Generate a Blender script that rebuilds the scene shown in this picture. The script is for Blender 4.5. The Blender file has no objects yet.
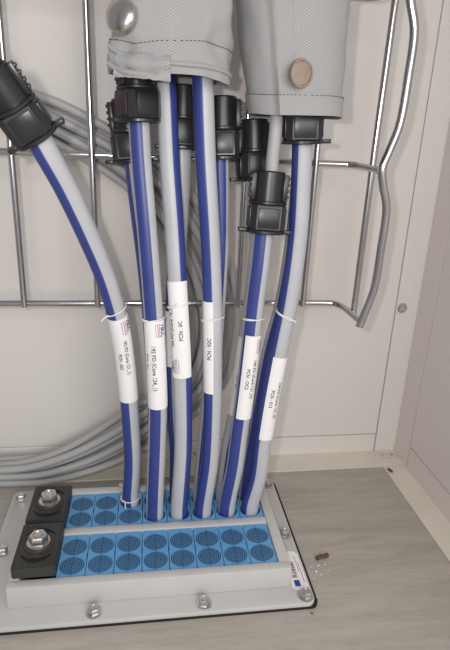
import bpy, bmesh, math, random
from mathutils import Vector, Matrix, noise
random.seed(7)
S = bpy.context.scene
COL = S.collection

# ------------------------------------------------------------------ camera
F_PX = 536.1
PITCH, YAW, ROLL = 0.3407, 0.1521, 0.0437
CAM = Vector((0.0665, -0.3810, 0.3855))
FW = Vector((math.sin(YAW)*math.cos(PITCH), math.cos(YAW)*math.cos(PITCH), -math.sin(PITCH)))
RT0 = Vector((math.cos(YAW), -math.sin(YAW), 0)); UP0 = RT0.cross(FW)
RT = RT0*math.cos(ROLL) + UP0*math.sin(ROLL)
UP = -RT0*math.sin(ROLL) + UP0*math.cos(ROLL)
cd = bpy.data.cameras.new('camera'); co = bpy.data.objects.new('camera', cd); COL.objects.link(co)
cd.sensor_fit = 'VERTICAL'; cd.sensor_height = 24.0; cd.sensor_width = 24.0*450/650
cd.lens = F_PX/650*24.0; cd.clip_start = 0.01
M3 = Matrix((RT, UP, -FW)).transposed()
co.matrix_world = Matrix.Translation(CAM) @ M3.to_4x4()
S.camera = co

# ------------------------------------------------------------------ light
w = bpy.data.worlds.new('world'); S.world = w; w.use_nodes = True
w.node_tree.nodes['Background'].inputs[0].default_value = (0.96, 0.945, 0.985, 1)
w.node_tree.nodes['Background'].inputs[1].default_value = 0.30
fl = bpy.data.lights.new('phone_flash', 'POINT'); fl.energy = 3.05; fl.shadow_soft_size = 0.007
fl.color = (1.0, 0.945, 0.94)
fo = bpy.data.objects.new('phone_flash', fl); COL.objects.link(fo)
fo.location = CAM - RT*0.033 + UP*0.018
cl = bpy.data.lights.new('ambient_fill', 'AREA'); cl.shape = 'RECTANGLE'; cl.size = 0.9; cl.size_y = 0.6  # unseen soft area light, added behind the camera as ambient fill
cl.energy = 9; cl.color = (1.0, 1.0, 0.98)
clo = bpy.data.objects.new('ambient_fill', cl); COL.objects.link(clo)
clo.location = (0.35, -1.10, 0.62)
clo.rotation_euler = (Vector((0.25, 0.2, 0.2)) - clo.location).to_track_quat('-Z', 'Y').to_euler()
vs = S.view_settings
vs.view_transform = 'Standard'; vs.look = 'None'; vs.gamma = 1; vs.exposure = -0.05; vs.use_curve_mapping = False

# ------------------------------------------------------------------ measuring helpers
def ray(x, y): return FW + RT*((x-225)/F_PX) - UP*((y-325)/F_PX)
def aY(x, y, Y): d = ray(x, y); return CAM + d*((Y-CAM.y)/d.y)
def aZ(x, y, Z): d = ray(x, y); return CAM + d*((Z-CAM.z)/d.z)
def proj(p):
    d = p-CAM; k = d.dot(FW); return 225+F_PX*d.dot(RT)/k, 325-F_PX*d.dot(UP)/k

# ------------------------------------------------------------------ materials
def srgb(r, g, b):
    f = lambda c: (c/255/12.92 if c/255 <= 0.04045 else ((c/255+0.055)/1.055)**2.4)
    return (f(r), f(g), f(b), 1)
MATS = {}
def mat(name, col, rough=0.5, metal=0.0, var=0.06, scale=60, bump=0.0, bscale=200, spec=0.5, stretch=None, coat=0.0):
    m = bpy.data.materials.new(name); m.use_nodes = True; nt = m.node_tree; b = nt.nodes['Principled BSDF']
    b.inputs['Roughness'].default_value = rough; b.inputs['Metallic'].default_value = metal
    b.inputs['Specular IOR Level'].default_value = spec; b.inputs['Coat Weight'].default_value = coat
    tc = nt.nodes.new('ShaderNodeTexCoord'); mp = nt.nodes.new('ShaderNodeMapping')
    nt.links.new(tc.outputs['Object'], mp.inputs[0])
    if stretch: mp.inputs['Scale'].default_value = stretch
    n = nt.nodes.new('ShaderNodeTexNoise'); n.inputs['Scale'].default_value = scale; n.inputs['Detail'].default_value = 5
    nt.links.new(mp.outputs[0], n.inputs['Vector'])
    mx = nt.nodes.new('ShaderNodeMix'); mx.data_type = 'RGBA'
    mx.inputs[6].default_value = tuple(c*(1-var*2) for c in col[:3])+(1,)
    mx.inputs[7].default_value = tuple(min(1, c*(1+var*2)) for c in col[:3])+(1,)
    nt.links.new(n.outputs['Fac'], mx.inputs[0]); nt.links.new(mx.outputs[2], b.inputs['Base Color'])
    if bump:
        n2 = nt.nodes.new('ShaderNodeTexNoise'); n2.inputs['Scale'].default_value = bscale; n2.inputs['Detail'].default_value = 4
        nt.links.new(mp.outputs[0], n2.inputs['Vector'])
        bp = nt.nodes.new('ShaderNodeBump'); bp.inputs['Strength'].default_value = bump; bp.inputs['Distance'].default_value = 0.001
        nt.links.new(n2.outputs['Fac'], bp.inputs['Height']); nt.links.new(bp.outputs[0], b.inputs['Normal'])
    MATS[name] = m; return m
mat('wall_paint', srgb(223, 218, 213), 0.45, var=0.01, scale=6, bump=0.05, bscale=500)
mat('wall_core', srgb(150, 140, 132), 0.7)
mat('side_paint', srgb(228, 220, 216), 0.45, var=0.01, scale=6)
mat('trim_cream', srgb(226, 220, 206), 0.5, var=0.04, scale=30)
mat('frame_grey', srgb(194, 193, 190), 0.35, var=0.03, scale=40, bump=0.05)
mat('gasket', srgb(28, 27, 26), 0.8)
mat('module_blue', srgb(98, 160, 210), 0.5, var=0.05, scale=90)
mat('ring_blue', srgb(80, 132, 178), 0.55, var=0.05)
mat('ring_dark', srgb(34, 50, 68), 0.7)
mat('black_plastic', srgb(36, 37, 40), 0.33, var=0.08, scale=120, bump=0.04)
mat('maroon_plastic', srgb(52, 34, 38), 0.4, var=0.06)
mat('wedge_black', srgb(58, 57, 55), 0.55, var=0.1, scale=200, bump=0.1)
mat('slot_dark', srgb(14, 14, 14), 0.8)
mat('steel', (0.62, 0.60, 0.57, 1), 0.28, 1.0, var=0.05, scale=150)
mat('chrome', (0.58, 0.58, 0.585, 1), 0.2, 1.0, var=0.06, scale=80)
mat('zinc', (0.60, 0.60, 0.59, 1), 0.33, 1.0, var=0.1, scale=120)
mat('brass_dark', srgb(196, 182, 168), 0.3, 1.0, var=0.08, scale=200)
mat('small_grey', srgb(170, 170, 170), 0.5, var=0.03)
mat('bundle_grey', srgb(172, 172, 171), 0.45, var=0.04, scale=25)
mat('paper', srgb(238, 237, 236), 0.6, var=0.01)
mat('ink', srgb(45, 45, 50), 0.7)
mat('ink_grey', srgb(120, 120, 125), 0.7)
mat('ink_blue', srgb(38, 70, 150), 0.6)
mat('ink_lightblue', srgb(110, 160, 215), 0.6)
mat('ink_red', srgb(190, 70, 60), 0.6)
mat('thread', srgb(235, 233, 228), 0.7)
mat('stitch', srgb(60, 58, 56), 0.8)
mat('scrap_brown', srgb(96, 70, 54), 0.8, var=0.2, scale=300, bump=0.4)
mat('crumb_white', srgb(225, 222, 215), 0.8)
mat('dust_brown', srgb(170, 152, 128), 0.9, var=0.2, scale=400)
mat('inner_dark', srgb(20, 22, 26), 0.8)

def m_cable():                                    # two-tone jacket: a blue stripe runs along the grey cable
    m = bpy.data.materials.new('cable_jacket'); m.use_nodes = True; nt = m.node_tree; b = nt.nodes['Principled BSDF']
    uv = nt.nodes.new('ShaderNodeUVMap'); sx = nt.nodes.new('ShaderNodeSeparateXYZ'); nt.links.new(uv.outputs[0], sx.inputs[0])
    a = nt.nodes.new('ShaderNodeMath'); a.operation = 'SUBTRACT'; a.inputs[1].default_value = 0.5; nt.links.new(sx.outputs[0], a.inputs[0])
    ab = nt.nodes.new('ShaderNodeMath'); ab.operation = 'ABSOLUTE'; nt.links.new(a.outputs[0], ab.inputs[0])
    mr = nt.nodes.new('ShaderNodeMapRange'); mr.interpolation_type = 'SMOOTHSTEP'
    mr.inputs[1].default_value = 0.096; mr.inputs[2].default_value = 0.116; mr.inputs[3].default_value = 1; mr.inputs[4].default_value = 0
    nt.links.new(ab.outputs[0], mr.inputs[0])
    tc = nt.nodes.new('ShaderNodeTexCoord'); n = nt.nodes.new('ShaderNodeTexNoise'); n.inputs['Scale'].default_value = 40; n.inputs['Detail'].default_value = 4
    nt.links.new(tc.outputs['Object'], n.inputs['Vector'])
    g = nt.nodes.new('ShaderNodeMix'); g.data_type = 'RGBA'; g.inputs[6].default_value = srgb(172, 174, 179); g.inputs[7].default_value = srgb(192, 194, 198)
    nt.links.new(n.outputs['Fac'], g.inputs[0])
    bl = nt.nodes.new('ShaderNodeMix'); bl.data_type = 'RGBA'; bl.inputs[6].default_value = srgb(48, 60, 126); bl.inputs[7].default_value = srgb(57, 71, 140)
    nt.links.new(n.outputs['Fac'], bl.inputs[0])
    mx = nt.nodes.new('ShaderNodeMix'); mx.data_type = 'RGBA'
    nt.links.new(mr.outputs[0], mx.inputs[0]); nt.links.new(g.outputs[2], mx.inputs[6]); nt.links.new(bl.outputs[2], mx.inputs[7])
    nt.links.new(mx.outputs[2], b.inputs['Base Color']); b.inputs['Roughness'].default_value = 0.42
    MATS['cable_jacket'] = m
m_cable()

def m_fabric():                                   # woven grey textile: fine diagonal weave in the sleeve's own UVs
    m = bpy.data.materials.new('fabric'); m.use_nodes = True; nt = m.node_tree; b = nt.nodes['Principled BSDF']
    uv = nt.nodes.new('ShaderNodeUVMap')
    ws = []
    for rot, sc in ((0.7, 1400), (-0.8, 1400)):
        mp = nt.nodes.new('ShaderNodeMapping'); mp.inputs['Rotation'].default_value = (0, 0, rot); nt.links.new(uv.outputs[0], mp.inputs[0])
        wv = nt.nodes.new('ShaderNodeTexWave'); wv.inputs['Scale'].default_value = sc/6.283; wv.inputs['Distortion'].default_value = 0.6
        nt.links.new(mp.outputs[0], wv.inputs['Vector']); ws.append(wv)
    mu = nt.nodes.new('ShaderNodeMath'); mu.operation = 'MULTIPLY'
    nt.links.new(ws[0].outputs['Fac'], mu.inputs[0]); nt.links.new(ws[1].outputs['Fac'], mu.inputs[1])
    r = nt.nodes.new('ShaderNodeMix'); r.data_type = 'RGBA'; r.inputs[6].default_value = srgb(152, 152, 152); r.inputs[7].default_value = srgb(186, 186, 185)
    nt.links.new(mu.outputs[0], r.inputs[0]); nt.links.new(r.outputs[2], b.inputs['Base Color'])
    bp = nt.nodes.new('ShaderNodeBump'); bp.inputs['Strength'].default_value = 0.5; bp.inputs['Distance'].default_value = 0.0006
    nt.links.new(mu.outputs[0], bp.inputs['Height']); nt.links.new(bp.outputs[0], b.inputs['Normal'])
    b.inputs['Roughness'].default_value = 0.75; b.inputs['Sheen Weight'].default_value = 0.15
    MATS['fabric'] = m
m_fabric()

def m_floor():                                    # grey wood-look vinyl, grain along x
    m = bpy.data.materials.new('vinyl'); m.use_nodes = True; nt = m.node_tree; b = nt.nodes['Principled BSDF']
    tc = nt.nodes.new('ShaderNodeTexCoord'); mp = nt.nodes.new('ShaderNodeMapping'); nt.links.new(tc.outputs['Object'], mp.inputs[0])
    mp.inputs['Scale'].default_value = (1.0, 7.0, 1)
    mp.inputs['Rotation'].default_value = (0, 0, 0.05)
    n1 = nt.nodes.new('ShaderNodeTexNoise'); n1.inputs['Scale'].default_value = 9; n1.inputs['Detail'].default_value = 8; n1.inputs['Roughness'].default_value = 0.6; n1.inputs['Distortion'].default_value = 0.6
    n2 = nt.nodes.new('ShaderNodeTexNoise'); n2.inputs['Scale'].default_value = 60; n2.inputs['Detail'].default_value = 5
    nt.links.new(mp.outputs[0], n1.inputs['Vector']); nt.links.new(mp.outputs[0], n2.inputs['Vector'])
    ad = nt.nodes.new('ShaderNodeMix'); ad.data_type = 'FLOAT'; ad.inputs[0].default_value = 0.3
    nt.links.new(n1.outputs['Fac'], ad.inputs[2]); nt.links.new(n2.outputs['Fac'], ad.inputs[3])
    r = nt.nodes.new('ShaderNodeValToRGB'); r.color_ramp.elements[0].position = 0.3; r.color_ramp.elements[1].position = 0.7
    r.color_ramp.elements[0].color = srgb(160, 153, 144); r.color_ramp.elements[1].color = srgb(191, 184, 174)
    nt.links.new(ad.outputs[0], r.inputs[0]); nt.links.new(r.outputs[0], b.inputs['Base Color'])
    b.inputs['Roughness'].default_value = 0.42; b.inputs['Specular IOR Level'].default_value = 0.35
    MATS['vinyl'] = m
m_floor()

# ------------------------------------------------------------------ mesh helpers
def off(o):
    v = Vector((0, 0, 0))
    while o is not None: v += Vector(o.location); o = o.parent
    return v
def meshdata(name, V, Fc, mats, uv=None, mi=None, sharp=40):
    me = bpy.data.meshes.new(name); me.from_pydata([tuple(v) for v in V], [], Fc)
    for m in (mats if isinstance(mats, (list, tuple)) else [mats]): me.materials.append(MATS[m])
    if uv is not None:
        l = me.uv_layers.new(name='UVMap')
        for lp in me.loops: l.data[lp.index].uv = uv[lp.vertex_index]
    if mi is not None:
        for p, k in zip(me.polygons, mi): p.material_index = k
    me.validate(); 
    bm = bmesh.new(); bm.from_mesh(me); bmesh.ops.recalc_face_normals(bm, faces=bm.faces); bm.to_mesh(me); bm.free()
    for p in me.polygons: p.use_smooth = True
    me.set_sharp_from_angle(angle=math.radians(sharp))
    return me
def link(name, me, parent=None, loc=None):
    o = bpy.data.objects.new(name, me); COL.objects.link(o)
    if parent is not None: o.parent = parent
    if loc is not None: o.location = loc
    return o
def obj(name, geo, mats, parent=None, local=False, **kw):
    V, Fc = geo[0], geo[1]
    if len(geo) > 2 and 'uv' not in kw: kw['uv'] = geo[2]
    if parent is not None and not local:
        L = off(parent); V = [Vector(v)-L for v in V]
    return link(name, meshdata(name, V, Fc, mats, **kw), parent)
def tag(o, label, cat, group=None, kind=None):
    if label: o['label'] = label
    if cat: o['category'] = cat
    if group: o['group'] = group
    if kind: o['kind'] = kind
    return o
def struct(o): o['kind'] = 'structure'; return o
def empty(name, loc, label, cat, group=None):
    o = bpy.data.objects.new(name, None); COL.objects.link(o); o.location = loc; o.empty_display_size = 0.01
    return tag(o, label, cat, group)
def join(*gs):
    V, Fc = [], []
    for g in gs:
        k = len(V); V += list(g[0]); Fc += [tuple(i+k for i in f) for f in g[1]]
    return V, Fc
def box(x0, x1, y0, y1, z0, z1, bev=0.0, seg=2, vert_only=None):
    bm = bmesh.new(); bmesh.ops.create_cube(bm, size=1)
    for v in bm.verts: v.co = Vector(((x0+x1)/2+v.co.x*(x1-x0), (y0+y1)/2+v.co.y*(y1-y0), (z0+z1)/2+v.co.z*(z1-z0)))
    if vert_only:
        es = [e for e in bm.edges if abs(e.verts[0].co.z-e.verts[1].co.z) > 1e-6]
        bmesh.ops.bevel(bm, geom=es, offset=vert_only, segments=5, affect='EDGES', profile=0.5)
    if bev:
        es = bm.edges[:] if not vert_only else [e for e in bm.edges if abs(e.verts[0].co.z-e.verts[1].co.z) < 1e-6]
        bmesh.ops.bevel(bm, geom=es, offset=bev, segments=seg, affect='EDGES', profile=0.5)
    bm.verts.index_update()
    g = [v.co.copy() for v in bm.verts], [tuple(v.index for v in f.verts) for f in bm.faces]; bm.free(); return g
def xf(g, M): return [M @ Vector(v) for v in g[0]], g[1]
def lathe(prof, n=32, cap=True, ang0=0.0):
    V, Fc = [], []
    for r, z in prof:
        for k in range(n):
            a = ang0+2*math.pi*k/n; V.append(Vector((r*math.cos(a), r*math.sin(a), z)))
    for i in range(len(prof)-1):
        for k in range(n): Fc.append((i*n+k, i*n+(k+1) % n, (i+1)*n+(k+1) % n, (i+1)*n+k))
    if cap: Fc.append(tuple(range(n))[::-1]); Fc.append(tuple((len(prof)-1)*n+k for k in range(n)))
    return V, Fc
def smooth_path(P, n=90):
    P = [Vector(p) for p in P]; Q = [P[0]*2-P[1]]+P+[P[-1]*2-P[-2]]; out = []
    m = len(P)-1; per = max(2, n//m)
    for i in range(m):
        p0, p1, p2, p3 = Q[i:i+4]
        d01 = max((p1-p0).length, 1e-6)**.5; d12 = max((p2-p1).length, 1e-6)**.5; d23 = max((p3-p2).length, 1e-6)**.5
        m1 = (p2-p1) + d12*((p1-p0)/d01 - (p2-p0)/(d01+d12)); m2 = (p2-p1) + d12*((p3-p2)/d23 - (p3-p1)/(d12+d23))
        for k in range(per):
            t = k/per; t2 = t*t; t3 = t2*t
            out.append(p1*(2*t3-3*t2+1)+m1*(t3-2*t2+t)+p2*(-2*t3+3*t2)+m2*(t3-t2))
    out.append(P[-1]); return out
def frames(path, ref=Vector((0, -1, 0)), transport=False):
    fr = []; prev = None
    for i, p in enumerate(path):
        t = (path[min(i+1, len(path)-1)]-path[max(i-1, 0)]).normalized()
        r = prev if (transport and prev is not None) else ref
        n = r-t*r.dot(t)
        if n.length < 1e-3: n = Vector((0, 0, 1))-t*t.z
        n.normalize(); prev = n; fr.append((p, t, n, t.cross(n)))      # b: viewer's right for an upward path
    return fr
def sec(fr, phi, r):
    p, t, n, b = fr; return p+(n*math.cos(phi)+b*math.sin(phi))*r
def tube(path, r, n=20, stripe=0.0, transport=False, twist=None):
    fr = frames(path, transport=transport); V, Fc, UV = [], [], []
    s = 0
    for i, f in enumerate(fr):
        if i: s += (fr[i][0]-fr[i-1][0]).length
        c = stripe if twist is None else twist(i/(len(fr)-1))
        for k in range(n+1):
            ph = math.pi*(2*k/n-1); V.append(sec(f, ph, r)); UV.append(((ph-c)/(2*math.pi)+0.5, s))
    w_ = n+1
    for i in range(len(fr)-1):
        for k in range(n): Fc.append((i*w_+k, i*w_+k+1, (i+1)*w_+k+1, (i+1)*w_+k))
    for i, d in ((0, 1), (len(fr)-1, -1)):
        Fc.append(tuple(i*w_+k for k in range(n))[::d])
    return V, Fc, UV
def shell(frs, ph0, ph1, r0, r1, n=16):            # closed curved sheet round a path
    V, Fc = [], []
    for f in frs:
        for rr in (r0, r1):
            for k in range(n+1): V.append(sec(f, ph0+(ph1-ph0)*k/n, rr))
    w_ = n+1; st = 2*w_; m = len(frs)
    for i in range(m-1):
        for k in range(n):
            a = i*st+k; Fc.append((a, a+1, a+st+1, a+st)); a += w_; Fc.append((a, a+st, a+st+1, a+1))
        for k in (0, n): a = i*st+k; Fc.append((a, a+w_, a+w_+st, a+st))
    for i in (0, m-1):
        for k in range(n): a = i*st+k; Fc.append((a, a+1, a+w_+1, a+w_))
    return V, Fc
def text_geo(body, size, bold=0.0):
    c = bpy.data.curves.new('t', 'FONT'); c.body = body; c.size = size; c.align_x = 'LEFT'; c.resolution_u = 2; c.offset = bold
    o = bpy.data.objects.new('t', c); COL.objects.link(o)
    me = o.evaluated_get(bpy.context.evaluated_depsgraph_get()).to_mesh()
    V = [v.co.copy() for v in me.vertices]; Fc = [tuple(p.vertices) for p in me.polygons]
    o.evaluated_get(bpy.context.evaluated_depsgraph_get()).to_mesh_clear()
    bpy.data.objects.remove(o); bpy.data.curves.remove(c); return V, Fc

# ================================================================== the setting
WY = 0.195; WX = 0.388
floor = struct(obj('floor', box(-1.0, 0.50, -1.3, 0.25, -0.02, 0), 'vinyl'))
wb = struct(obj('wall_back', box(-1.0, 0.50, WY+0.004, WY+0.03, 0, 0.95), 'wall_core'))
obj('panel', box(-1.0, 0.3600, WY, WY+0.004, 0.0272, 0.95, 0.0006, 1), 'wall_paint', wb)
obj('bottom_rail', box(-1.0, 0.3600, WY, WY+0.004, 0, 0.0264, 0.0006, 1), 'wall_paint', wb)
obj('stile', box(0.3608, 0.389, WY, WY+0.004, 0, 0.95, 0.0006, 1), 'wall_paint', wb)
wr = struct(obj('wall_right', box(WX+0.004, WX+0.03, -0.35, WY+0.004, 0, 0.95), 'wall_core'))
obj('corner_post', box(WX, WX+0.004, 0.1580, WY, 0, 0.95, 0.0006, 1), 'side_paint', wr)
obj('panel', box(WX, WX+0.004, -0.35, 0.1570, 0.0302, 0.95, 0.0006, 1), 'side_paint', wr)
obj('bottom_rail', box(WX, WX+0.004, -0.35, 0.1570, 0, 0.0292, 0.0006, 1), 'side_paint', wr)
struct(obj('trim_1', box(-1.0, WX, 0.1595, WY, 0, 0.0012, 0.0004, 1), 'trim_cream'))
struct(obj('trim_2', box(0.3576, WX, -0.35, 0.1590, 0, 0.0012, 0.0004, 1), 'trim_cream'))

def hexbolt(r, h, dome=True):
    bm = bmesh.new()
    V, Fc = lathe([(r, 0), (r, h*.82), (r*.86, h)], 6)
    g1 = (V, Fc)
    if dome: return join(g1, lathe([(r*.62, h*.99), (r*.60, h*1.06), (r*.45, h*1.10), (r*.40, h*1.02), (r*.02, h*1.02)], 20, cap=False))
    return g1
# screw on the stile of the back wall
p = aY(402, 308, WY)
scr = empty('panel_screw', (p.x, WY, p.z), 'round steel screw head on the right stile of the back wall', 'screw')
R = Matrix.Rotation(math.pi/2, 4, 'X')
obj('washer', xf(lathe([(.0062, 0), (.0062, .0008), (.0046, .0010)], 24), R), 'steel', scr, local=True)
obj('head', xf(lathe([(.0054, .0008), (.0052, .0022), (.0042, .0034), (.0019, .0038), (.0017, .0024), (.0001, .0024)], 24), R), 'steel', scr, local=True)
p = aY(196, 453, WY)
scr = empty('base_screw', (p.x, WY, p.z), 'small screw head low on the back wall behind the striped cables', 'screw')
obj('head', xf(lathe([(.0032, 0), (.0030, .0012), (.0020, .0020), (.0009, .0021), (.0008, .0012), (.0001, .0012)], 20), R), 'steel', scr, local=True)

# ================================================================== wire cable tray
TY = 0.135; WR = 0.0031
tray = empty('wire_cable_tray', (0.10, TY, 0.2243), 'chrome wire mesh cable tray standing upright off the back wall', 'cable tray')
EY = 0.080
for z in (0.2243, 0.3635, 0.5030):                  # horizontal wires, bent forward at the right side
    pts = [(-0.42, TY, z)]+[(-0.3+0.1*i, TY, z) for i in range(6)]+[(0.252, TY, z), (0.2595, TY-0.002, z), (0.2645, TY-0.010, z-.0006), (0.2665, TY-0.025, z-.001), (0.268, EY, z-0.002)]
    obj('cross_wire', tube(smooth_path(pts, 60), WR, 12, transport=True)[:2], 'chrome', tray)
for x in (-0.3245, -0.2560, -0.1875, -0.1190, -0.0500, 0.0185, 0.0880, 0.1573, 0.2247):
    obj('long_wire', tube(smooth_path([(x, TY-2*WR+.0004, 0.2225), (x, TY-2*WR+.0004, .42), (x, TY-2*WR+.0004, 0.66)], 8), WR*.95, 12)[:2], 'chrome', tray)
obj('long_wire', tube(smooth_path([(0.2715, 0.108, 0.2190), (0.2722, .108, .40), (0.2755, 0.108, 0.66)], 8), WR, 12)[:2], 'chrome', tray)
ep = [(0.2675, EY, 0.2172), (0.2715, EY, 0.232), (0.2772, EY, 0.2560), (0.2783, EY, 0.290), (0.2780, EY, 0.3310), (0.2722, EY, 0.3490), (0.2695, EY, 0.3640), (0.2735, EY, 0.378), (0.2795, EY, 0.3995),
      (0.2812, EY, 0.4390), (0.2805, EY, 0.4720), (0.274, EY, 0.4915), (0.2715, EY, 0.503), (0.2755, EY, .517), (0.281, EY, 0.54), (0.281, EY, .60), (0.281, EY, 0.66)]
obj('edge_wire', tube(smooth_path(ep, 150), 0.0037, 14)[:2], 'chrome', tray)

# ================================================================== cable transit frame on the floor
TX0, TX1 = -0.050, 0.1905
tr = empty('cable_transit_frame', (0.066, 0.045, 0), 'light grey bolted cable entry frame with blue sealing modules on the floor', 'cable entry frame')
obj('gasket', box(-0.0775, 0.2125, -0.0398, 0.1375, 0, 0.0036, vert_only=0.006), 'gasket', tr)
obj('flange', box(-0.0790, 0.2092, -0.0408, 0.1365, 0.0036, 0.0082, 0.0009, 2, vert_only=0.007), 'frame_grey', tr)
ZT = 0.030
obj('frame_wall', box(TX0, TX1, -0.0225, -0.0137, 0.0082, ZT, 0.0012), 'frame_grey', tr)
obj('frame_wall', box(TX0, TX1, 0.0978, 0.1070, 0.0082, ZT, 0.0012), 'frame_grey', tr)
obj('frame_wall', box(0.1807, TX1, -0.0137, 0.0978, 0.0082, ZT, 0.0012), 'frame_grey', tr)
obj('frame_wall', box(TX0, TX0+0.009, -0.0137, 0.0978, 0.0082, ZT, 0.0012), 'frame_grey', tr)
obj('divider', box(TX0+0.009, 0.1807, 0.0378, 0.0463, 0.0082, ZT, 0.0010), 'frame_grey', tr)
obj('base_plate', box(TX0+.009, 0.1807, -0.0137, 0.0978, 0.0082, 0.0095), 'inner_dark', tr)

P = 0.024; DY = 0.0223; RH = 0.0103; ZM = 0.0285; DEP = 0.018
def module_geo():                                   # block of two halves parted by a slit, with two round holes
    V, Fc = [], []
    n = 16
    for cy in (0, DY):
        for sgn in (-1, 1):
            base = len(V); ring = []
            for k in range(n+1):
                a = -math.pi/2+math.pi*k/n; cx_, sy_ = math.cos(a), math.sin(a)
                outer = (cy == 0 and sy_ < 0) or (cy > 0 and sy_ > 0)
                hx, hy = P/2-0.0003, ((0.0133 if cy == 0 else 0.0152) if outer else DY/2)
                t = min(hx/max(cx_, 1e-9), hy/max(abs(sy_), 1e-9))
                ox, oy = cx_*t, sy_*t
                ring.append(((RH*cx_, RH*sy_), (ox, oy)))
            g = 0.00022
            for (ix, iy), (ox, oy) in ring:
                for z in (-DEP, 0):
                    V.append(Vector((sgn*(ix+g), cy+iy, z)))
                for z in (0, -DEP): V.append(Vector((sgn*(min(ox, P/2-.0003-g)+g), cy+oy, z)))
            for k in range(n):
                a = base+4*k; b = a+4
                Fc += [(a, a+1, b+1, b), (a+1, a+2, b+2, b+1), (a+2, a+3, b+3, b+2)]
            for k in (0, n): a = base+4*k; Fc.append((a, a+1, a+2, a+3))
    return V, Fc
MOD = meshdata('sealing_module', *module_geo(), 'module_blue', sharp=30)
def plug_geo():
    prof = [(RH-.0001, -DEP*.6), (RH-.0001, -.0006)]; mi = [1]; k = 5; w_ = (RH-.0006)/k; r = RH-.0006
    prof.append((r, -.0006)); mi.append(1)
    for i in range(k):
        prof += [(r, .0001), (r-w_*.58, .0001), (r-w_*.58, -.0006), (max(r-w_, .00005), -.0006)]; mi += [1, 0, 1, 1]; r -= w_
    n = 28; V, Fc = lathe(prof, n, cap=False); M = []
    for i in range(len(prof)-1): M += [mi[min(i, len(mi)-1)]]*n
    s = box(-.00022, .00022, -RH, RH, -.0008, .00018)
    kf = len(V); V += s[0]; Fc += [tuple(i+kf for i in f) for f in s[1]]; M += [1]*len(s[1])
    return V, Fc, M
pv, pf, pm = plug_geo()
PLUG = meshdata('ring_plug', pv, pf, ['ring_blue', 'ring_dark'], mi=pm, sharp=30)
CABLE_AT = {(2, 1)} | {(c, k) for c in range(3, 8) for k in (0, 1)}
UY = 0.0599
for row, y0 in ((0, 0.0), (1, UY)):
    for c in range(8):
        m = link('sealing_module', MOD, tr, Vector((c*P, y0, ZM))-off(tr))
        for k in (0, 1):
            if row == 1 and (c, k) in CABLE_AT: continue
            q = link('ring_plug', PLUG, m, (0, k*DY, 0)); q.rotation_euler.z = random.uniform(-.08, .08)

def crescent(cy, up, r=0.0205, wid=0.004, n=16, z=0):
    V, Fc = [], []
    for k in range(n+1):
        t = k/n; a = math.radians(35+110*t); th = wid*math.sin(math.pi*t)+.0003
        for rr in (r, r-th):
            V.append(Vector((math.cos(a)*rr*0.75, cy+up*(math.sin(a)*rr), z)))
    for k in range(n): Fc.append((2*k, 2*k+1, 2*k+3, 2*k+2))
    V2 = [v+Vector((0, 0, .0006)) for v in V]; m = len(V)
    Fc += [tuple(i+m for i in f) for f in Fc]
    for k in range(n): Fc += [(2*k, 2*k+2, 2*k+2+m, 2*k+m), (2*k+1, 2*k+3, 2*k+3+m, 2*k+1+m)]
    Fc += [(0, 1, 1+m, m), (2*n, 2*n+1, 2*n+1+m, 2*n+m)]
    return V+V2, Fc
for y0, y1 in ((-0.0133, 0.0405), (0.0445, 0.0965)):
    cx, cy = -0.0293, (y0+y1)/2
    bm = bmesh.new(); bmesh.ops.create_cube(bm, size=1)
    for v in bm.verts: v.co = Vector((cx+v.co.x*0.0355, cy+v.co.y*(y1-y0), 0.0362+v.co.z*0.0122))
    bmesh.ops.bevel(bm, geom=bm.edges[:], offset=0.0010, segments=2, affect='EDGES')
    tf = max(bm.faces, key=lambda f: (round(f.calc_center_median().z, 5), f.calc_area()))
    bmesh.ops.inset_region(bm, faces=[tf], thickness=0.0028); bmesh.ops.translate(bm, verts=tf.verts, vec=(0, 0, -0.0012))
    bm.verts.index_update()
    g = [v.co.copy() for v in bm.verts], [tuple(v.index for v in f.verts) for f in bm.faces]; bm.free()
    wd = obj('wedge_clamp', g, 'wedge_black', tr); wd['label'] = 'black wedge clamp with hex bolt'
    zt = 0.0411
    for u in (1, -1): obj('slot', xf(crescent(0, u), Matrix.Translation((cx, cy, zt-.0001))), 'slot_dark', wd)
    obj('collar', xf(lathe([(.0125, 0), (.0125, .0009), (.0100, .0012)], 32), Matrix.Translation((cx, cy+.001, zt))), 'wedge_black', wd)
    obj('washer', xf(lathe([(.0100, 0), (.0100, .0016), (.0085, .0021)], 32), Matrix.Translation((cx, cy+.001, zt+.0011))), 'steel', wd)
    obj('bolt_head', xf(hexbolt(.0082, .0072), Matrix.Translation((cx, cy+.001, zt+.0030)) @ Matrix.Rotation(random.uniform(0, 1), 4, 'Z')), 'steel', wd)
for x, y in ((-.0695, .1225), (-.0695, .0445), (-.0695, -.0325), (.0208, -.0325), (.1125, -.0325), (.2015, -.0335), (.2017, .0430), (.2020, .1240), (.021, .1236), (.1125, .1236)):
    b = obj('bolt', xf(hexbolt(.0050, .0050), Matrix.Translation((x, y, .0090)) @ Matrix.Rotation(random.uniform(0, 1), 4, 'Z')), 'zinc', tr)
    obj('washer', xf(lathe([(.0068, 0), (.0068, .0008), (.0058, .0011)], 24), Matrix.Translation((x, y, .0081))), 'zinc', b)
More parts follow.
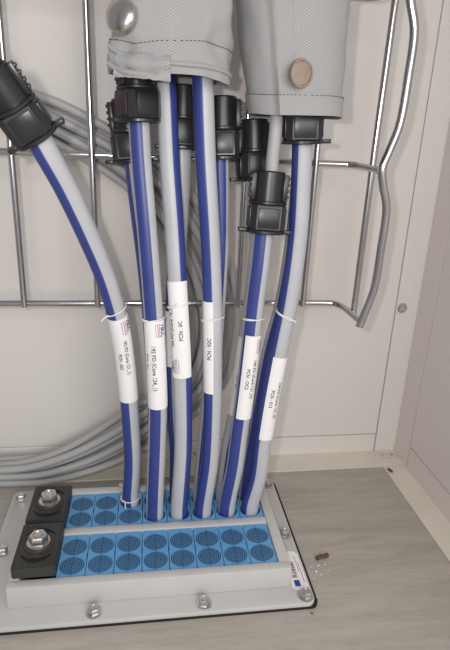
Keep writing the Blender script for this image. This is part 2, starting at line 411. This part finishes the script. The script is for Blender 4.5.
# sticker on the right of the flange
sx0, sx1, sy0, sy1 = 0.1922, 0.2072, -0.0262, 0.0200
c_ = .0035
out = [(sx0+c_, sy0), (sx1-c_, sy0), (sx1, sy0+c_), (sx1, sy1-c_), (sx1-c_, sy1), (sx0, sy1), (sx0, sy0+c_)]
n = len(out)
V = [Vector((x, y, .0081)) for x, y in out]+[Vector((x, y, .0085)) for x, y in out]
st = obj('sticker', (V, [tuple(range(n))[::-1], tuple(range(n, 2*n))]+[(i, (i+1) % n, n+(i+1) % n, n+i) for i in range(n)]), 'paper', tr)
st['label'] = 'white maker sticker with blue square'
obj('logo_square', box(.1955, .2005, -.0225, -.0155, .0084, .0087), 'ink_blue', st)
tg = text_geo('Roxtec', .0068, .00008)
obj('lettering', xf(tg, Matrix.Translation((.2002, -.0128, .00862)) @ Matrix.Rotation(math.pi/2, 4, 'Z')), 'ink', st)
for x_, y_, l_, ink in ((.2028, -.006, .020, 'ink_grey'), (.2046, -.018, .024, 'ink_red')):
    obj('small_print', box(x_, x_+.0005, y_, y_+l_, .0084, .0086), ink, st)

# ================================================================== striped cables
CR = 0.0084
CAB = {}
def cable(key, col, k, pts, stripe, label, top=None, tw=None):
    """pts: (px, py, Y) measured down from the top end; col,k: hole in the upper row of modules"""
    bx_, by_ = col*P, UY+k*DY
    W = [aY(x, y, Y) for x, y, Y in pts][::-1]
    path = [Vector((bx_, by_, 0.0135)), Vector((bx_, by_, 0.030)), Vector((bx_, by_, 0.036)).lerp(W[0], 0.06)] + W
    if top: path += [path[-1]+(path[-1]-path[-2]).normalized()*top]
    sp = smooth_path(path, 120)
    c = math.radians(stripe)
    g = tube(sp, CR, 24, stripe=c, twist=(lambda t: math.radians(tw[0]+(tw[1]-tw[0])*t)) if tw else None)
    root = empty('striped_cable', (bx_, by_, 0.0135), label, 'cable', 'blue striped cables rising from the entry frame')
    obj('jacket', g, 'cable_jacket', root)
    CAB[key] = (root, sp); return root
def at_py(path, py):                                # index of the path sample nearest a pixel row
    return min(range(len(path)), key=lambda i: abs(proj(path[i])[1]-py))
def resample(path, i0, i1, step=.002):
    seg = path[min(i0, i1):max(i0, i1)+1]; out = [seg[0]]; acc = 0
    for a, b in zip(seg, seg[1:]):
        L = (b-a).length; k = max(1, round(L/step))
        for j in range(1, k+1): out.append(a.lerp(b, j/k))
    return out
def label_wrap(key, py0, py1, ph0, ph1, lines, down=True, logo=None):
    root, path = CAB[key]
    i0, i1 = at_py(path, py0), at_py(path, py1)     # py0: upper end
    seg = resample(path, i0, i1); fr = frames(seg)
    lw = obj('label_wrap', shell(fr, math.radians(ph0), math.radians(ph1), CR+.0001, CR+.0006), 'paper', root)
    S_ = [0]
    for a, b in zip(seg, seg[1:]): S_.append(S_[-1]+(b-a).length)
    T = S_[-1]
    def place(V, s_from_top, phi, updir):
        o = []
        for v in V:
            if down: s = T-(s_from_top+v.x); ph = math.radians(phi)+v.y/CR
            else: s = (T-s_from_top)+v.x; ph = math.radians(phi)-v.y/CR
            s = min(max(s, .0003), T-.0003)
            j = max(1, next((q for q in range(len(S_)) if S_[q] >= s), len(S_)-1)); t = (s-S_[j-1])/max(S_[j]-S_[j-1], 1e-9)
            f0, f1 = fr[j-1], fr[j]
            o.append(sec(tuple(a.lerp(b, t) for a, b in zip(f0, f1)), ph, CR+.00075))
        return o
    for body, size, frac, phi, ink in lines:
        V, Fc = text_geo(body, size, size*.02)
        obj('lettering', (place(V, frac*T, phi, 1), Fc), ink, lw)
    if logo:
        frac, phi = logo
        V, Fc = text_geo('VBUL', .0052, .00016)
        obj('logo_print', (place(V, frac*T, phi, 1), Fc), 'ink_blue', lw)
        for y_, ink in ((-.0016, 'ink_red'), (-.0030, 'ink_red'), (-.0048, 'ink_lightblue')):   # small print lines, too fine to read
            V, Fc = [], []; x_ = 0
            while x_ < .0125:
                l_ = random.uniform(.0008, .0022); k = len(V)
                V += [Vector((x_, y_, 0)), Vector((x_+l_, y_, 0)), Vector((x_+l_, y_+.0007, 0)), Vector((x_, y_+.0007, 0))]; Fc.append((k, k+1, k+2, k+3)); x_ += l_+.0005
            obj('logo_print', (place(V, frac*T, phi, 1), Fc), ink, lw)
    return lw
def tie(key, py, tilt=0.25, tail=(0.004, -0.010, 0.002), r=CR+.0012):
    root, path = CAB[key]; i = at_py(path, py); fr = frames(path)[i]
    pts = []
    for k in range(33):
        a = 2*math.pi*k/32*1.25-2.2
        pts.append(sec(fr, a, r)+fr[1]*(math.sin(a+.5)*tilt*CR+.0012*k/32))
    e = pts[-1]; pts += [e+Vector((tail[0]*.5, -.002, tail[2]*.3)), e+Vector(tail)]
    obj('thread_tie', tube(smooth_path(pts, 66), .00055, 6, transport=True)[:2], 'thread', root)

cable('A', 2, 1, [(25, 120, -.005), (38, 138, -.0005), (49, 157, .006), (66, 188, .018), (88, 235, .036), (106.5, 280, .052), (119, 325, .066), (126, 370, .076), (130.5, 420, .081), (132.5, 460, .0822)], -50,
      'striped cable bowing left from the frame to the tilted black gland', top=.012, tw=(-32, -48))
cable('B', 3, 0, [(139, 126, .078), (141, 160, .077), (147, 230, .072), (152.5, 300, .068), (156, 360, .064), (157.8, 410, .062)], -20,
      'striped cable with blue stripe facing front and logo label, entering a black gland', top=.03)
cable('C', 4, 0, [(164, 60, .090), (166, 90, .088), (169.5, 160, .082), (174.5, 230, .076), (178.5, 300, .070), (181.5, 350, .066), (183, 400, .063), (183, 450, .061)], 56,
      'striped cable with stripe on its right side and high white label, third from left', top=.04)
cable('D', 5, 0, [(202, 55, .074), (203, 85, .073), (206, 165, .071), (210, 235, .069), (212.5, 300, .066), (213, 360, .063), (212.5, 410, .061), (210, 460, .060)], -46,
      'striped cable running straight up into the left sleeve, label only on its left half', top=.04)
cable('E', 6, 0, [(264, 228, .070), (260.5, 262, .068), (255.5, 300, .067), (250.5, 345, .065), (244.5, 395, .063), (239, 435, .061), (235, 465, .060)], -32,
      'striped cable leaning right into the low black gland under a thin grey cable', top=.03)
cable('G', 7, 0, [(302.5, 140, .070), (301, 180, .070), (297.5, 238, .069), (289, 300, .067), (279, 350, .065), (269.5, 400, .063), (263, 440, .061), (258.5, 475, .060)], -74,
      'rightmost striped cable, leaning right up to the right sleeve', top=.03)
cable('B2', 3, 1, [(134, 160, .104), (138.5, 200, .102), (147, 270, .097), (152.5, 330, .092), (156, 390, .087), (157, 440, .084)], -70,
      'striped cable behind the one with the logo label, mostly hidden', top=.03)
cable('C2', 4, 1, [(182, 146, .106), (180.5, 190, .103), (177, 250, .098), (174.5, 310, .093), (174.5, 360, .089), (176, 410, .086), (178, 450, .084)], -62,
      'striped cable hidden behind the third one, its label edge showing', top=.03)
cable('D2', 5, 1, [(219.5, 156, .104), (220, 200, .101), (219.5, 250, .097), (216, 310, .092), (212, 370, .088), (207.5, 425, .085), (204, 460, .083)], -5,
      'striped cable behind the straight one, rising to a gland beside the left sleeve', top=.03)
cable('E2', 6, 1, [(259, 178, .104), (259, 230, .100), (254, 290, .095), (245.5, 350, .091), (237, 410, .087), (229, 450, .084)], 10,
      'striped cable just behind and left of the one with the low gland', top=.03)
cable('G2', 7, 1, [(303, 132, .108), (300, 185, .104), (293.5, 245, .099), (283, 305, .094), (271, 350, .091), (261.5, 400, .087), (254.5, 440, .084)], -20,
      'dark-shaded striped cable directly behind the rightmost one', top=.03)

label_wrap('A', 317, 398, -85, 100, [('192 FO (Core 121_1)', .0042, .24, 12, 'ink'), ('PCN : 022', .0040, .40, -26, 'ink')], logo=(.03, 50))
label_wrap('B', 321, 405, -88, 88, [('192 FO (Core 124_1)', .0048, .26, -22, 'ink'), ('PCN : 021', .0034, .36, -62, 'ink_grey')], logo=(.03, 38))
label_wrap('C', 277, 373, -92, 62, [('144 FO (Core 12_0)', .0046, .68, -46, 'ink'), ('PCN : 0C', .0046, .60, 10, 'ink')], down=False, logo=(.95, -52))
label_wrap('D', 302, 390, -110, -4, [('PCN : 02C', .0046, .62, -18, 'ink')], down=False)
label_wrap('E', 334, 416, -48, 92, [('144 FO (Core 121_H)', .0042, .27, 20, 'ink'), ('PCN : OC2', .0042, .38, -16, 'ink')], logo=(.04, 62))
label_wrap('G', 355, 436, -42, 95, [('144 FO (Core 121_0)', .0042, .28, 24, 'ink'), ('PCN : 013', .0042, .38, -14, 'ink')])
label_wrap('C2', 310, 366, -110, 40, [('192 FO (Core 12)', .0036, .9, -66, 'ink_grey')], down=False)
label_wrap('E2', 335, 413, -120, 60, [('PCN : 025', .0036, .45, -46, 'ink')])
tie('A', 310, .35, (-.006, -.003, -.004)); tie('B', 318, .12, (-.004, -.003, .002)); tie('C', 308, .2, (.004, -.003, .004), CR+.0017)
tie('D', 316, .2, (.008, -.003, .003), CR+.0017); tie('E', 320, .15, (.009, -.003, .000)); tie('G', 313, -.35, (.012, -.002, -.006))
tie('A', 497, .1, (.001, -.006, -.004))

# ================================================================== thin grey cable dropping into the low gland
sp = smooth_path([aY(x, y, Y) for x, y, Y in ((279, 60, .070), (277, 100, .068), (275.5, 130, .068), (272.5, 160, .069), (270.5, 190, .070))], 40)
tag(obj('thin_grey_cable', tube(sp, .0054, 16)[:2], 'small_grey'), 'short plain grey cable between the right sleeve and the low black gland', 'cable')

# ================================================================== black glands
def ngon(r, n, z0, z1, ch=.0008, a0=0.0):
    return lathe([(r-ch, z0), (r, z0+ch), (r, z1-ch), (r-ch, z1)], n, ang0=a0)
def gland(px, py, Y, axis, label, roll=0.0, sc=1.0, conduit=0.0, tabs=(1, 1), maroon=False):
    loc = aY(px, py, Y); ax = axis.normalized()
    rt_ = (Vector((1, 0, 0))-ax*ax.x).normalized(); yv = ax.cross(rt_)
    Mx = Matrix((rt_, yv, ax)).transposed() @ Matrix.Rotation(roll, 3, 'Z')
    root = empty('cable_gland', loc, label, 'cable gland', 'black glands on the striped cables')
    root.rotation_euler = Mx.to_euler(); root.scale = (sc,)*3
    def part(n, g, m='black_plastic', par=None): return obj(n, g, m, par or root, local=True, sharp=30)
    ri = .0094
    def ringed(ro, n, z0, z1, ch=.0008, a0=0):           # hollow prism
        return lathe([(ri, z0), (ro-ch, z0), (ro, z0+ch), (ro, z1-ch), (ro-ch, z1), (ri, z1), (ri, z0)], n, cap=False, ang0=a0)
    flg = part('flange', ringed(.0172, 32, 0, .0032))
    for s in (-1, 1):
        if tabs[(s+1)//2]:
            part('tab', box(s*.0190-.0040, s*.0190+.0040, -.0045, .0045, .0002, .0036, .0006), par=flg)
    def sq(h, c, z): return [Vector((x, y, z)) for x, y in ((h, -h+c), (h, h-c), (h-c, h), (-h+c, h), (-h, h-c), (-h, -h+c), (-h+c, -h), (h-c, -h))]
    V = []; prof = ((.0138, .004, .0030), (.0144, .0042, .0038), (.0144, .0042, .0228), (.0138, .004, .0240))
    for h, c, z in prof: V += sq(h, c, z)
    k0 = len(V); V += [v.normalized()*ri for v in [Vector((math.cos(a_), math.sin(a_), 0)) for a_ in [math.radians(-22.5+45*q) for q in range(8)]]]
    k1 = len(V); V += [Vector((v.x, v.y, .0240)) for v in V[k0:k1]]
    for q in range(k0, k1): V[q] = Vector((V[q].x, V[q].y, .0030))
    Fq = []
    for i in range(3): Fq += [(i*8+q, i*8+(q+1) % 8, i*8+8+(q+1) % 8, i*8+8+q) for q in range(8)]
    for q in range(8): Fq += [(k0+q, k0+(q+1) % 8, (q+1) % 8, q), (24+q, 24+(q+1) % 8, k1+(q+1) % 8, k1+q), (k0+q, k1+q, k1+(q+1) % 8, k0+(q+1) % 8)]
    part('nut_body', (V, Fq), 'black_plastic')
    for k in range(4):                                    # raised flat on each side of the square body
        part('grip_flat', xf(box(.0140, .0156, -.0088, .0088, .0050, .0215, .0005), Matrix.Rotation(k*math.pi/2, 4, 'Z')), 'maroon_plastic' if (maroon and k == 2) else 'black_plastic')
    part('ring', ringed(.0162, 32, .0240, .0270))
    part('collar', lathe([(ri, .027), (.0125, .027), (.0125, .0500), (.0118, .0512), (ri, .0512), (ri, .027)], 32, cap=False))
    for s in (-1, 1):
        cl_ = part('side_clip', box(s*.0136-.0020, s*.0136+.0020, -.005, .005, .0272, .0490, .0005))
        for z in (.030, .035, .040, .045):
            part('rib', box(s*.0158-.0012, s*.0158+.0012, -.0040, .0040, z, z+.0022, .0003), par=cl_)
    if conduit:
        prof = [(.0090, .0512)]; z = .0512
        while z < conduit: prof += [(.0112, z+.0004), (.0112, z+.0018), (.0100, z+.0022), (.0100, z+.0034)]; z += .0036
        prof += [(.0090, z)]
        part('conduit', lathe(prof, 24))
    return root
def axis_of(key, py):
    path = CAB[key][1]; i = at_py(path, py); return path[min(i+3, len(path)-1)]-path[max(i-3, 0)]
gland(38, 138, -.0005, aY(18, 110, -.006)-aY(38, 138, 0), 'tilted black gland at the far left, clear of the sleeves', roll=.15, sc=.9, conduit=.30)
gland(139, 123, .0785, axis_of('B', 135), 'black gland with a maroon side under the front left of the left sleeve', roll=.52, maroon=True)
gland(133, 163, .1045, axis_of('B2', 175), 'black gland tucked lower behind the front left one, above the tray wire', roll=-.1)
gland(182, 150, .1060, axis_of('C2', 165), 'black gland seen between the two middle cables under the left sleeve', roll=.1)
gland(223, 160, .1045, axis_of('D2', 170), 'black gland under the right corner of the left sleeve', roll=-.15)
gland(264.5, 233, .0700, axis_of('E', 242), 'lowest black gland, with a thin grey cable entering its top', roll=-.05)
gland(255, 181, .1040, axis_of('E2', 195), 'black gland behind and above the lowest one, under the right sleeve', roll=.1)
gland(302, 144, .0700, axis_of('G', 155), 'black gland at the bottom right of the right sleeve', roll=-.1)

# ================================================================== woven sleeves
def sleeve(c0, c1, a0, a1, b, zbot, ztop, hem, wr, seed, flap_phi):
    """flattened fabric tube; returns functions and parts geometry"""
    def pt(ph, z, extra=0.0):
        t = min((z-zbot)/(ztop-zbot), .42); cx = c0.x+(c1.x-c0.x)*t; cy_ = c0.y+(c1.y-c0.y)*t; a = a0+(a1-a0)*t
        e = 2/2.6; s, c = math.sin(ph), math.cos(ph)
        sx_ = math.copysign(abs(s)**e, s); cc = math.copysign(abs(c)**e, c)
        nz = noise.noise(Vector((s*1.6+seed, c*1.6, z*26)))*wr + noise.noise(Vector((s*3.2, c*3.2+seed, z*70)))*wr*.45
        if flap_phi is not None:
            d = ph-flap_phi; d = (d+math.pi) % (2*math.pi)-math.pi
            nz += .0030/(1+math.exp(-d*40))*max(0, min(1, (1.6-d)/.8)) if -1.0 < d < 1.6 else 0
            nz += .0022*math.exp(-(d*14)**2)
        k = 1+(nz+extra)/max(a, b)
        return Vector((cx+a*sx_*k, cy_-b*cc*k, z))
    return pt
def sleeve_surf(pt, z_of, ztop, ex_o, ex_i, n=96, rows=44, z_hi=None):
    V, Fc, UV = [], [], []; w_ = n+1
    for layer, ex in ((0, ex_o), (1, ex_i)):
        for i in range(rows+1):
            for k in range(n+1):
                ph = math.pi*(2*k/n-1); zb = z_of(ph); zt = ztop if z_hi is None else z_hi(ph)
                z = zb+(zt-zb)*(i/rows); V.append(pt(ph, z, ex)); UV.append((ph*.045, z))
    L = w_*(rows+1)
    for l in (0, L):
        for i in range(rows):
            for k in range(n): a = l+i*w_+k; Fc.append((a, a+1, a+w_+1, a+w_))
    for i in (0, rows):
        for k in range(n): a = i*w_+k; Fc.append((a, a+1, a+1+L, a+L))
    return V, Fc, UV
def stitches(pt, z_of, phs, ex, ln=.0016):
    gs = []
    for ph in phs:
        z = z_of(ph); p0 = pt(ph, z, ex); p1 = pt(ph+.045, z_of(ph+.045), ex)
        d = (p1-p0).normalized(); gs.append(tube([p0, p0+d*ln*.5, p0+d*ln], .00028, 5)[:2])
    return join(*gs)
# left sleeve
zl = lambda ph: 0.4235-0.0010*math.sin(ph)+.0016*math.sin(ph*3+1)+(.0035 if -1.35 < ph < -.5 else 0)*math.sin((ph+1.35)/.85*math.pi)
L0, L1 = Vector((.0862, .078, 0)), Vector((.0840, .078, 0))
ptL = sleeve(L0, L1, .0438, .0438, .037, .42, .60, 0, .0060, 3.1, -1.05)
ls = empty('fabric_sleeve', (.0835, .078, .42), 'wide grey woven sleeve with domed steel snap, at top left', 'cable sleeve', 'woven cable sleeves')
obj('sleeve_body', sleeve_surf(ptL, lambda p: zl(p)+.006, .60, 0, -.0016), 'fabric', ls, sharp=60)
hz = lambda p: zl(p)+.0225+.002*math.sin(p*2)
obj('hem', sleeve_surf(lambda p, z, e: ptL(p, z, e+.0006*math.sin((z-zl(p))/.028*math.pi*2)), zl, 0, .0018, .0001, rows=14, z_hi=hz), 'fabric', ls, sharp=60)
obj('stitching', stitches(ptL, lambda p: hz(p)-.0012, [-1.45+.058*i for i in range(50)], .0019), 'stitch', ls)['kind'] = 'stuff'
# frayed overlapping flap tongue at the bottom left front
def tongue(pt, ph0, ph1, zt, zb, ex):
    V, Fc, UV = [], [], []; n, r = 22, 10
    for l in (0, 1):
        for i in range(r+1):
            for k in range(n+1):
                ph = ph0+(ph1-ph0)*k/n; t = i/r
                z = zt(ph)+(zb(ph)-zt(ph))*t
                V.append(pt(ph, z, ex+.0040*abs(math.sin(t*math.pi*1.6+.6*math.sin(ph*4)))-l*.0013+.0010*math.sin(ph*9+t*4))); UV.append((ph*.045, z))
    w_ = n+1; Lq = w_*(r+1)
    for l in (0, Lq):
        for i in range(r):
            for k in range(n): a = l+i*w_+k; Fc.append((a, a+1, a+w_+1, a+w_))
    for i in (0, r):
        for k in range(n): a = i*w_+k; Fc.append((a, a+1, a+1+Lq, a+Lq))
    for k in (0, n):
        for i in range(r): a = i*w_+k; Fc.append((a, a+w_, a+w_+Lq, a+Lq))
    return V, Fc, UV
obj('flap', tongue(ptL, -.82, -.02, lambda p: .4405-.004*math.sin(p+1.4), lambda p: .4225+.0012*noise.noise(Vector((p*14, 0, 0)))-.0035*(p+1.4)/1.6, .0032), 'fabric', ls, sharp=60)
def roll_edge(pt, pts, ex, rad):
    g = tube(smooth_path([pt(p_, z_, ex) for p_, z_ in pts], 60), rad, 12, transport=True)
    return g[0], g[1], [(u*.02, v) for u, v in g[2]]
obj('rolled_edge', roll_edge(ptL, [(-1.0, .4415), (-.86, .4375), (-.62, .4330), (-.3, .4318), (.1, .4312), (.5, .4308), (.9, .4290), (1.25, .4275)], .0030, .0017), 'fabric', ls, sharp=60)
obj('rolled_edge', roll_edge(ptL, [(-.98, .4300), (-.8, .4262), (-.55, .4240), (-.3, .4232), (-.1, .4212), (-.02, .4206)], .0050, .0019), 'fabric', ls, sharp=60)
def snap(pt_fn, px, py, root, m, r, h, flat=False, yaw=0.0):
    # find the spot on the sleeve surface that the pixel looks at
    best = min(((ph/200, z/1000) for ph in range(-300, 300, 2) for z in range(425, 500, 1)), key=lambda q: (Vector(proj(pt_fn(q[0], q[1], 0)))-Vector((px, py))).length)
    p0 = pt_fn(best[0], best[1], .0006); t1 = pt_fn(best[0]+.02, best[1], .0006)-p0; t2 = pt_fn(best[0], best[1]+.004, .0006)-p0
    nrm = t1.cross(t2).normalized()
    if nrm.y > 0: nrm = -nrm
    nrm.rotate(Matrix.Rotation(yaw, 3, 'Z'))
    Mx = Matrix.Translation(p0+nrm*abs(yaw)*.010) @ nrm.to_track_quat('Z', 'Y').to_matrix().to_4x4()
    prof = [(r, 0), (r, h*.35), (r*.93, h*.62), (r*.70, h*.88), (r*.4, h), (r*.02, h*1.03)] if not flat else [(r, 0), (r, h*.7), (r*.94, h), (r*.84, h), (r*.78, h*.7), (r*.02, h*.75)]
    o = obj('snap_button', xf(lathe(prof, 32), Mx), m, root); return o
sb = snap(ptL, 124, 18, ls, 'steel', .0118, .0075); sb['label'] = 'domed steel snap'
# right sleeve
zr = lambda ph: 0.4018+.0006*math.sin(ph*3)
R0, R1 = Vector((.1862, .078, 0)), Vector((.1665, .078, 0))
ptR = sleeve(R0, R1, .0362, .0530, .034, .40, .60, 0, .0016, 9.4, -.42)
rs = empty('fabric_sleeve', (.1885, .078, .40), 'narrower grey woven sleeve with flat coppery snap, at top right', 'cable sleeve', 'woven cable sleeves')
obj('sleeve_body', sleeve_surf(ptR, lambda p: zr(p)+.004, .60, 0, -.0016), 'fabric', rs, sharp=60)
hzr = lambda p: zr(p)+.0150
obj('hem', sleeve_surf(ptR, zr, 0, .0014, .0001, rows=8, z_hi=hzr), 'fabric', rs, sharp=60)
obj('stitching', stitches(ptR, lambda p: hzr(p)-.0010, [-1.5+.062*i for i in range(49)], .0015), 'stitch', rs)['kind'] = 'stuff'
gs = []
for off_ in (-.10, .30):
    for i in range(32):
        z = .419+i*.0055; a = ptR(-.42+off_, z, .0003); b_ = ptR(-.42+off_, z+.0028, .0003); gs.append(tube([a, a.lerp(b_, .5), b_], .00025, 5)[:2])
obj('stitching', join(*gs), 'fabric', rs, uv=[(0, 0)]*sum(len(g[0]) for g in gs))['kind'] = 'stuff'
sb = snap(ptR, 297, 74, rs, 'brass_dark', .0100, .0034, True, .34); sb['label'] = 'flat coppery snap'

# ================================================================== coiled bundle of thin grey cables behind the tray
OUT = [(-60, 62), (-20, 74), (25, 88), (60, 101), (115, 131), (150, 154), (185, 184), (215, 226), (238, 278), (241, 330), (227, 385), (190, 420), (150, 447), (103, 466), (50, 484), (0, 494), (-60, 500)]
INN = [(-60, 104), (-20, 112), (20, 126), (60, 147), (105, 172), (137, 198), (162, 236), (184, 282), (191, 330), (183, 368), (163, 394), (135, 405), (98, 429), (60, 449), (20, 461), (-20, 467), (-70, 468)]
NS = 9; BR = 0.0042
REST = [(.1660+(-.0102, .0102, 0)[q % 3], q//3) for q in range(9)]
ORD = ['outermost', 'second from the outside', 'third from the outside', 'fourth from the outside', 'middle strand', 'fourth from the inside', 'third from the inside', 'second from the inside', 'innermost']
for j in range(NS):
    pts = []
    ph = random.uniform(0, 6.28)
    for i, (o_, n_) in enumerate(zip(OUT, INN)):
        t = (j+.5)/NS + .035*math.sin(i*.85+ph)
        t = min(max(t, .03), .97)
        x = o_[0]+(n_[0]-o_[0])*t; y = o_[1]+(n_[1]-o_[1])*t
        Y = .1660+(-.0102, .0102, 0)[j % 3]+.0007*math.sin(i*1.1+ph*2)
        low = max(0, min(1, (i-12.5)/2.5)); low = low*low*(3-2*low)
        q = aY(x, y, Y)
        ry, rl = REST[j]
        q = q.lerp(Vector((q.x, ry, .0014+BR+rl*.0090)), low)
        q.z = max(q.z, BR+.0014+(rl*.0090 if i > 10 else 0)); q.y = max(.1430, min(q.y, WY-BR-.001))
        pts.append(q)
    pts.insert(0, pts[0]+Vector((-.35, 0, .05))); pts.append(pts[-1]+Vector((-.35, 0, 0)))
    o = tag(obj('thin_cable', tube(smooth_path(pts, 150), BR, 10, transport=False)[:2], 'bundle_grey'),
        'thin plain grey cable coiled behind the wire tray, '+ORD[j]+' of the loop', 'cable', 'thin grey cables coiled behind the wire tray')

# ================================================================== small litter
def blob(name, loc, s, m, seed, rz=0.0):
    bm = bmesh.new(); bmesh.ops.create_icosphere(bm, subdivisions=2, radius=1)
    for v in bm.verts:
        k = 1+.35*noise.noise(v.co*1.7+Vector((seed*3.1, seed, 0))); v.co = Vector((v.co.x*s[0]*k, v.co.y*s[1]*k, v.co.z*s[2]*k))
    zmin = min(v.co.z for v in bm.verts)
    for v in bm.verts: v.co.z -= zmin
    bm.verts.index_update()
    me = meshdata(name, [v.co.copy() for v in bm.verts], [tuple(v.index for v in f.verts) for f in bm.faces], m, sharp=25); bm.free()
    o = link(name, me); o.location = loc; o.rotation_euler.z = rz; return o
p = aZ(322, 558.5, 0)
g = tube(smooth_path([(-.0065, 0, .0022), (-.002, .0004, .0024), (.003, -.0003, .0022), (.0065, .0003, .0023)], 16), .0021, 10)[:2]
o = obj('brown_scrap', g, 'scrap_brown'); o.location = (p.x, p.y, 0); o.rotation_euler.z = .28
tag(o, 'small brown rolled scrap lying on the floor right of the frame', 'scrap')
p = aZ(390, 471, .0012); tag(blob('dark_chip', (p.x, p.y, .0012), (.0022, .0045, .0012), 'scrap_brown', 2, .3), 'dark brown chip on the cream floor trim in the corner', 'scrap')
for i, (x, y, s) in enumerate(((318, 566, .0012), (325, 565, .0010), (316, 572, .0013), (321, 575, .0009), (314, 579, .0008), (328, 571, .0008), (311, 567, .0008))):
    p = aZ(x, y, 0); tag(blob('white_crumb', (p.x, p.y, 0), (s, s*.8, s*.6), 'crumb_white', i+4, i), 'tiny white crumb on the floor beside the brown scrap', 'crumb', 'white crumbs by the brown scrap')
p = aZ(312, 614, 0); tag(blob('dark_crumb', (p.x, p.y, 0), (.0011, .0008, .0006), 'scrap_brown', 31), 'tiny dark crumb on the floor in front of the frame corner', 'crumb')
gs = []
for i in range(70):
    t = random.random(); x = 384+random.gauss(6, 9); y = 453+abs(random.gauss(0, 4))+max(0, x-398)*.9
    p = aZ(x, y, .0012)
    if p.x > WX-.001 or p.y > WY-.001: continue
    s = random.uniform(.0002, .0006); V, Fc = box(-s, s, -s, s, 0, s)
    gs.append(xf((V, Fc), Matrix.Translation((p.x, p.y, .0012)) @ Matrix.Rotation(random.random()*3, 4, 'Z')))
tag(obj('corner_dust', join(*gs), 'dust_brown'), 'brown dust gathered on the trim in the wall corner', 'dust', kind='stuff')
# loose white thread loop behind the modules, resting on the frame
pts = [Vector((.0395+.0036*math.cos(a), .1022+.002*math.sin(a), ZT+.0008+.0022*(1+math.sin(a*.5)))) for a in [k*.35 for k in range(20)]]
tag(obj('thread_loop', tube(smooth_path(pts, 57), .0005, 6, transport=True)[:2], 'thread'), 'small loose white thread loop on the back edge of the frame', 'thread')
